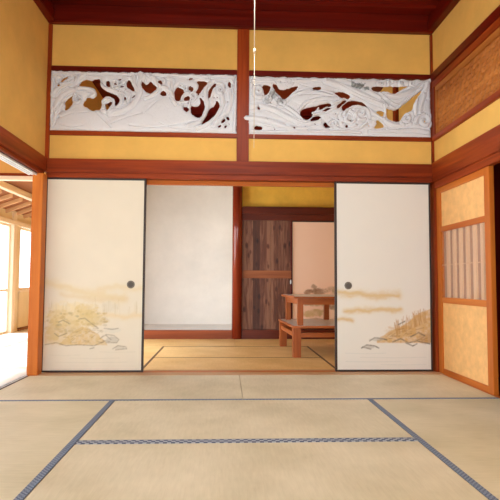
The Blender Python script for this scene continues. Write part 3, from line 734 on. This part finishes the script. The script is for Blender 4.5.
# board door with knots
def board_mat():
    m, nt, b = newmat('knotty_boards')
    g = coords(nt, (1, 1, 1)); sx = nt.nodes.new('ShaderNodeSeparateXYZ'); nt.links.new(g, sx.inputs[0])
    k = N(nt, 'ShaderNodeMath', operation='MULTIPLY'); nt.links.new(sx.outputs[0], k.inputs[0]); k.inputs[1].default_value = 1/.103
    f = N(nt, 'ShaderNodeMath', operation='FLOOR'); nt.links.new(k.outputs[0], f.inputs[0])
    wn = N(nt, 'ShaderNodeTexWhiteNoise', noise_dimensions='1D'); nt.links.new(f.outputs[0], wn.inputs['W'])
    n1 = N(nt, 'ShaderNodeTexNoise', Scale=1.0, Detail=4.0, Distortion=1.5); nt.links.new(coords(nt, (26, 26, 2.2)), n1.inputs['Vector'])
    vo = N(nt, 'ShaderNodeTexVoronoi', Scale=1.0); nt.links.new(coords(nt, (11, 1, 5.5)), vo.inputs['Vector'])
    kn = N(nt, 'ShaderNodeMapRange'); nt.links.new(vo.outputs['Distance'], kn.inputs[0])
    kn.inputs[1].default_value = .08; kn.inputs[2].default_value = .3; kn.inputs[3].default_value = .55; kn.inputs[4].default_value = 0
    a = N(nt, 'ShaderNodeMath', operation='MULTIPLY_ADD'); nt.links.new(wn.outputs[0], a.inputs[0]); a.inputs[1].default_value = .55; nt.links.new(n1.outputs[0], a.inputs[2])
    s = N(nt, 'ShaderNodeMath', operation='SUBTRACT'); nt.links.new(a.outputs[0], s.inputs[0]); nt.links.new(kn.outputs[0], s.inputs[1])
    nt.links.new(ramp(nt, s.outputs[0], [(.1, (46, 20, 12)), (.5, (78, 40, 26)), (.8, (100, 56, 38)), (1.0, (136, 92, 68))]), b.inputs['Base Color'])
    b.inputs['Roughness'].default_value = .6; bump(nt, b, n1.outputs[0], .2, .003)
    return m
BM_ = board_mat()
WK = wood3('dark_brown_wood', (70, 24, 12), (112, 46, 24), .4)
trim((.25, XR, 2.80, 2.90, -.04, .132), WK['x'], .004)             # sill under the doors
trim((.25, XR, 2.83, 2.93, 1.757, 1.85), WK['x'], .004)
trim((.25, XR, 2.80, 2.93, 1.85, 1.96), WK['x'], .006)
trim((XL, .1, 2.86, 2.96, 2.33, 2.5), W['x'], .006)
t = thing('board_door', 'dark knotty plank door with a crossbar, beside the alcove post', 'door', (.63, 2.86, .132))
bm = bmesh.new()
for i in range(7):
    bx(bm, .262+i*.1035, .262+(i+1)*.1035-.004, 2.852, 2.872, .135, 1.757)
bx(bm, .255, .985, 2.866, 2.876, .13, 1.757)
obj('planks', bm, BM_, t)
box('crossbar', (.262, .985, 2.835, 2.853, .892, 1.008), wood('crossbar_wood', (120, 62, 34), (168, 104, 66), 'x', .5), t, .003)
box('stile', (.975, .993, 2.842, 2.87, .135, 1.757), WD['z'], t, .002)
bm = bmesh.new(); cyl(bm, (.977, 2.842, .84), .010, -.004, 'y', 12); bmesh.ops.scale(bm, vec=(1, 1, 3.4), verts=bm.verts, space=Matrix.Translation((0, 0, -.84)))
obj('pull_plate', bm, ALU, t)
# rosy painted sliding door in the back
def art_back(P):
    P.mix((fbm(P.X, P.Y, .08, .08, 35)-.4)*.3, (236, 196, 166))
    P.blob(318, 291, 9, 3.5, (120, 84, 50), .8, 51, 1.0); P.blob(310, 292, 6, 2.5, (128, 84, 50), .7, 52, 1.0); P.blob(314, 287, 3, 2.5, (120, 88, 52), .6, 53, 1.0)
    P.blob(318, 303, 20, 3.0, (170, 140, 84), .7, 54, 1.0); P.blob(312, 313, 14, 4, (196, 160, 104), .8, 55, .8); P.blob(334, 307, 8, 3.5, (110, 90, 50), .7, 56, 1.0)
    P.blob(340, 290, 14, 5, (130, 98, 60), .6, 57, 1.0)
    for pts in ([(305, 305), (320, 303), (330, 306)], [(304, 320), (316, 318), (326, 320)]): P.line(pts, .8, (110, 82, 50), .7)
t = thing('painted_sliding_door', 'rosy sliding door painted with small trees, behind the tables', 'sliding door', (1.46, 2.87, .132))
obj('frame', B((.996, 1.008, 2.862, 2.882, .135, 1.755), (1.93, 1.945, 2.862, 2.882, .135, 1.755), (1.008, 1.93, 2.862, 2.882, 1.742, 1.755), (1.008, 1.93, 2.862, 2.882, .135, .15)), LACQ, t)
painted_sheet('painted_paper', 1.008, 1.93, .15, 1.742, 2.866, (292.5, 354, 328, 222), (240, 202, 176), art_back, PAINT, t, 110, 180)

# ------------------------------------------------------------------ two stacked tables
def table(name, label, x0, x1, y0, y1, zb, zt, thick, leg, over, apr, stretch, group=None):
    t = thing(name, label, 'table', ((x0+x1)/2, (y0+y1)/2, zb))
    top = box('tabletop', (x0-over, x1+over, y0-over, y1+over, zt-thick, zt), WT['x'], t, .004)
    box('lit_grey_surface', (x0-over+.02, x1+over-.02, y0-over+.015, y1+over-.02, zt-.001, zt+.0012), GREYTOP, top)  # thin sheet paler than the wood, light on the top put into its colour
    for lx in (x0, x1-leg):
        for ly in (y0, y1-leg): box('leg', (lx, lx+leg, ly, ly+leg, zb, zt-thick), WT['z'], t, .004)
    za, zb2 = apr
    g = .012
    box('apron', (x0+leg, x1-leg, y0+g, y0+leg-g, za, zb2), WT['x'], t, .002)
    box('apron', (x0+leg, x1-leg, y1-leg+g, y1-g, za, zb2), WT['x'], t, .002)
    box('apron', (x0+g, x0+leg-g, y0+leg, y1-leg, za, zb2), WT['y'], t, .002)
    box('apron', (x1-leg+g, x1-g, y0+leg, y1-leg, za, zb2), WT['y'], t, .002)
    return t
table('low_table', 'long low wooden table on the back room mats, carrying the other table', .737, 1.70, .89, 1.99, .0035, .352, .024, .088, .010, (.225, .275), None).rotation_euler.z = math.radians(2.2)
table('wooden_table', 'smaller wooden table standing on top of the low table', .800, 1.36, .92, 1.86, .3535, .678, .022, .062, .05, (.585, .652), None).rotation_euler.z = math.radians(1.8)

# ------------------------------------------------------------------ veranda on the left
XV = -3.53
struct('wall_veranda_outer', B((XV-.08, XV, 4.22, 7.0, -.02, .655), (XV-.08, XV, -6.5, 7.0, 1.79, 2.02), (XV-.09, XV+.0, 3.98, 4.24, -.02, 1.79)), CREAM)
struct('wall_veranda_end', B((XV, XL-.1, 6.6, 6.7, -.02, 3.2)), CREAM)
trim((XV-.02, XV+.045, -6.5, 6.6, 1.765, 1.835), WL['y'])
trim((XV-.02, XV+.03, 4.22, 6.6, .64, .675), WL['y'])
trim((XV-.03, XV+.04, 3.86, 3.99, -.02, 1.77), WL['z'])
trim((XV-.03, XV+.03, 3.86, 4.0, 1.83, 2.02), WL['z'])
trim((XV-.02, XV+.012, 4.22, 6.6, -.02, .03), WB['y'])
nwin = 0
def window(y0, y1, z0, z1, mid=None):
    global nwin
    nwin += 1
    o = obj('window_%d' % nwin, B((XV-.05, XV-.02, y0, y0+.035, z0, z1), (XV-.05, XV-.02, y1-.035, y1, z0, z1), (XV-.05, XV-.02, y0+.035, y1-.035, z0, z0+.04), (XV-.05, XV-.02, y0+.035, y1-.035, z1-.04, z1),
        *( [(XV-.05, XV-.02, y0+.035, y1-.035, mid, mid+.04)] if mid else [])), WL['z'], None, (XV-.035, (y0+y1)/2, z0))
    o['kind'] = 'structure'
    box('pane', (XV-.038, XV-.034, y0+.035, y1-.035, z0+.04, z1-.04), GLASS, o)
y = 3.86
while y > -6:
    window(y-.96, y, -.02, 1.765, .66); y -= .965
for a in (4.24, 5.03, 5.82): window(a, a+.78, .675, 1.765)
trim((-3.14, -3.05, -6.5, 6.6, 2.115, 2.20), WL['y'])                # long beam under the rafters
WR = wood('rafter_wood', (196, 150, 108), (220, 176, 134), 'x', .6)
sl = .36
for i in range(26):
    yc = 5.8-i*.374-.32
    bm = bmesh.new()
    xa, xb = -3.75, -3.14
    za = 1.925-(-xa-3.53)*sl*1.0; zb_ = 1.925+(xb+3.53)*sl
    prism(bm, [(xa, za), (xb, zb_), (xb, zb_+.055), (xa, za+.055)], 'y', yc-.024, yc+.024)
    TR[0] += 1
    o = obj('trim_%d' % TR[0], bm, WR, None, (xa, yc, za)); o['kind'] = 'structure'
bm = bmesh.new()
prism(bm, [(-3.85, 1.925-.32*sl+.056), (-3.1, 1.925+.43*sl+.056), (-3.1, 1.925+.43*sl+.08), (-3.85, 1.925-.32*sl+.08)], 'y', -6.5, 6.7)
prism(bm, [(-3.1, 2.19), (XL-.1, 2.78), (XL-.1, 2.81), (-3.1, 2.22)], 'y', -6.5, 6.7)
struct('ceiling_veranda', bm, WB['y'])
trim((-3.1, XL-.1, 1.45, 1.54, 2.052, 2.10), WL['x'])
trim((-3.1, XL-.1, 1.455, 1.53, 2.10, 2.135), W['x'])
bm = bmesh.new(); prism(bm, [(-3.08, 2.135), (XL-.1, 2.135), (XL-.1, 2.775), (-3.08, 2.19)], 'y', 1.47, 1.52)
struct('wall_veranda_hanging', bm, plaster('orange_plaster', (228, 170, 92), .04))

# ------------------------------------------------------------------ rear of the room, behind the camera (wide open shoji)
struct('wall_rear', B((XL-.1, XR+.1, -6.6, -6.5, 2.0, 3.45), (XL-.1, XL+.2, -6.6, -6.5, 0, 2.0), (XR-.2, XR+.1, -6.6, -6.5, 0, 2.0)), OCHRE)

# ------------------------------------------------------------------ lamp pull cord
t = thing('pull_cord', 'thin white lamp cord hanging just right of the centre post above the lintel', 'cord', (.179, -1.6, 1.70))
cx = .179
bm = bmesh.new(); cyl(bm, (cx, -1.6, 2.345), .0032, 1.08, 'z', 10); obj('upper_cord', bm, CORD, t, smooth=True)
bm = bmesh.new(); cyl(bm, (cx, -1.6, 1.70), .002, .64, 'z', 8); obj('lower_cord', bm, CORD, t, smooth=True)
bm = bmesh.new(); cyl(bm, (cx, -1.6, 2.325), .010, .034, 'z', 16, [(.3, 0), (.9, .25), (1, .5), (.8, .8), (.4, 1)]); obj('connector', bm, CORD, t, smooth=True)
bm = bmesh.new(); cyl(bm, (cx, -1.6, 3.42), .035, .032, 'z', 24, [(.6, 0), (1, .4), (1, 1)]); obj('ceiling_fitting', bm, CORD, t, smooth=True)

# ------------------------------------------------------------------ light
w = bpy.data.worlds.new('World'); sc.world = w; w.use_nodes = True
bg = w.node_tree.nodes['Background']; bg.inputs[0].default_value = (.86, .94, 1.0, 1); bg.inputs[1].default_value = 3.6
s = bpy.data.lights.new('sun', 'SUN'); s.energy = 9.0; s.angle = math.radians(4); s.color = (.95, .97, 1)
so = bpy.data.objects.new('sun', s); COL.objects.link(so); so.location = (-8, -2, 8)
d = Vector((1.0, .25, -.98)); so.rotation_euler = d.to_track_quat('-Z', 'Y').to_euler()
def area(name, loc, dirv, sx, sy, e, col):
    l = bpy.data.lights.new(name, 'AREA'); l.shape = 'RECTANGLE'; l.size = sx; l.size_y = sy; l.energy = e; l.color = col
    o = bpy.data.objects.new(name, l); COL.objects.link(o); o.location = loc; o.rotation_euler = Vector(dirv).to_track_quat('-Z', 'Z').to_euler(); return o
area('daylight_rear_opening', (.16, -6.56, 1.0), (0, 1, 0), 3.2, 1.9, 80, (.80, .93, 1.0))
area('daylight_back_room', (XL-.12, 1.45, .95), (1, .1, 0), 2.5, 1.6, 80, (.84, .94, 1.0))
t = thing('ceiling_lamp', 'unseen round flat lamp above the tatami, suggested by the cord, added for its light', 'lamp', (.179, -1.9, 2.9))  # out of view, added to brighten the floor and upper walls
m, nt, b = newmat('lamp_diffuser'); b.inputs['Emission Color'].default_value = (.86, .95, 1, 1); b.inputs['Emission Strength'].default_value = 32; b.inputs['Base Color'].default_value = (.9, .9, .9, 1)
bm = bmesh.new(); cyl(bm, (.179, -1.9, 2.86), .30, .05, 'z', 40, [(.85, 0), (1, .5), (1, 1)]); obj('diffuser', bm, m, t, smooth=False)
bm = bmesh.new(); cyl(bm, (.179, -1.9, 2.91), .34, .05, 'z', 40, [(1, 0), (1, .4), (.3, 1)]); obj('shade', bm, WL['x'], t)
bm = bmesh.new(); cyl(bm, (.179, -1.9, 2.95), .01, .5, 'z', 12); obj('stem', bm, LACQ, t)


# ------------------------------------------------------------------ camera
def Rm(y, p, r):
    Rz = Matrix.Rotation(y, 3, 'Z'); Rx = Matrix.Rotation(p, 3, 'X'); Ry = Matrix.Rotation(r, 3, 'Y'); return Rz @ Rx @ Ry
M = Rm(-.0474, .061, -.0053)
cam = bpy.data.cameras.new('camera'); cam.sensor_width = 36; cam.lens = 521.67/500*36; cam.clip_start = .05
co = bpy.data.objects.new('camera', cam); COL.objects.link(co)
r_, f_, u_ = M.col[0], M.col[1], M.col[2]
mw = Matrix((( r_[0], u_[0], -f_[0], 0), (r_[1], u_[1], -f_[1], -4.9112), (r_[2], u_[2], -f_[2], .8373), (0, 0, 0, 1)))
co.matrix_world = mw
sc.camera = co
sc.view_settings.view_transform = 'Standard'; sc.view_settings.look = 'None'
sc.view_settings.gamma = 1; sc.view_settings.use_curve_mapping = False
sc.view_settings.exposure = 0.0
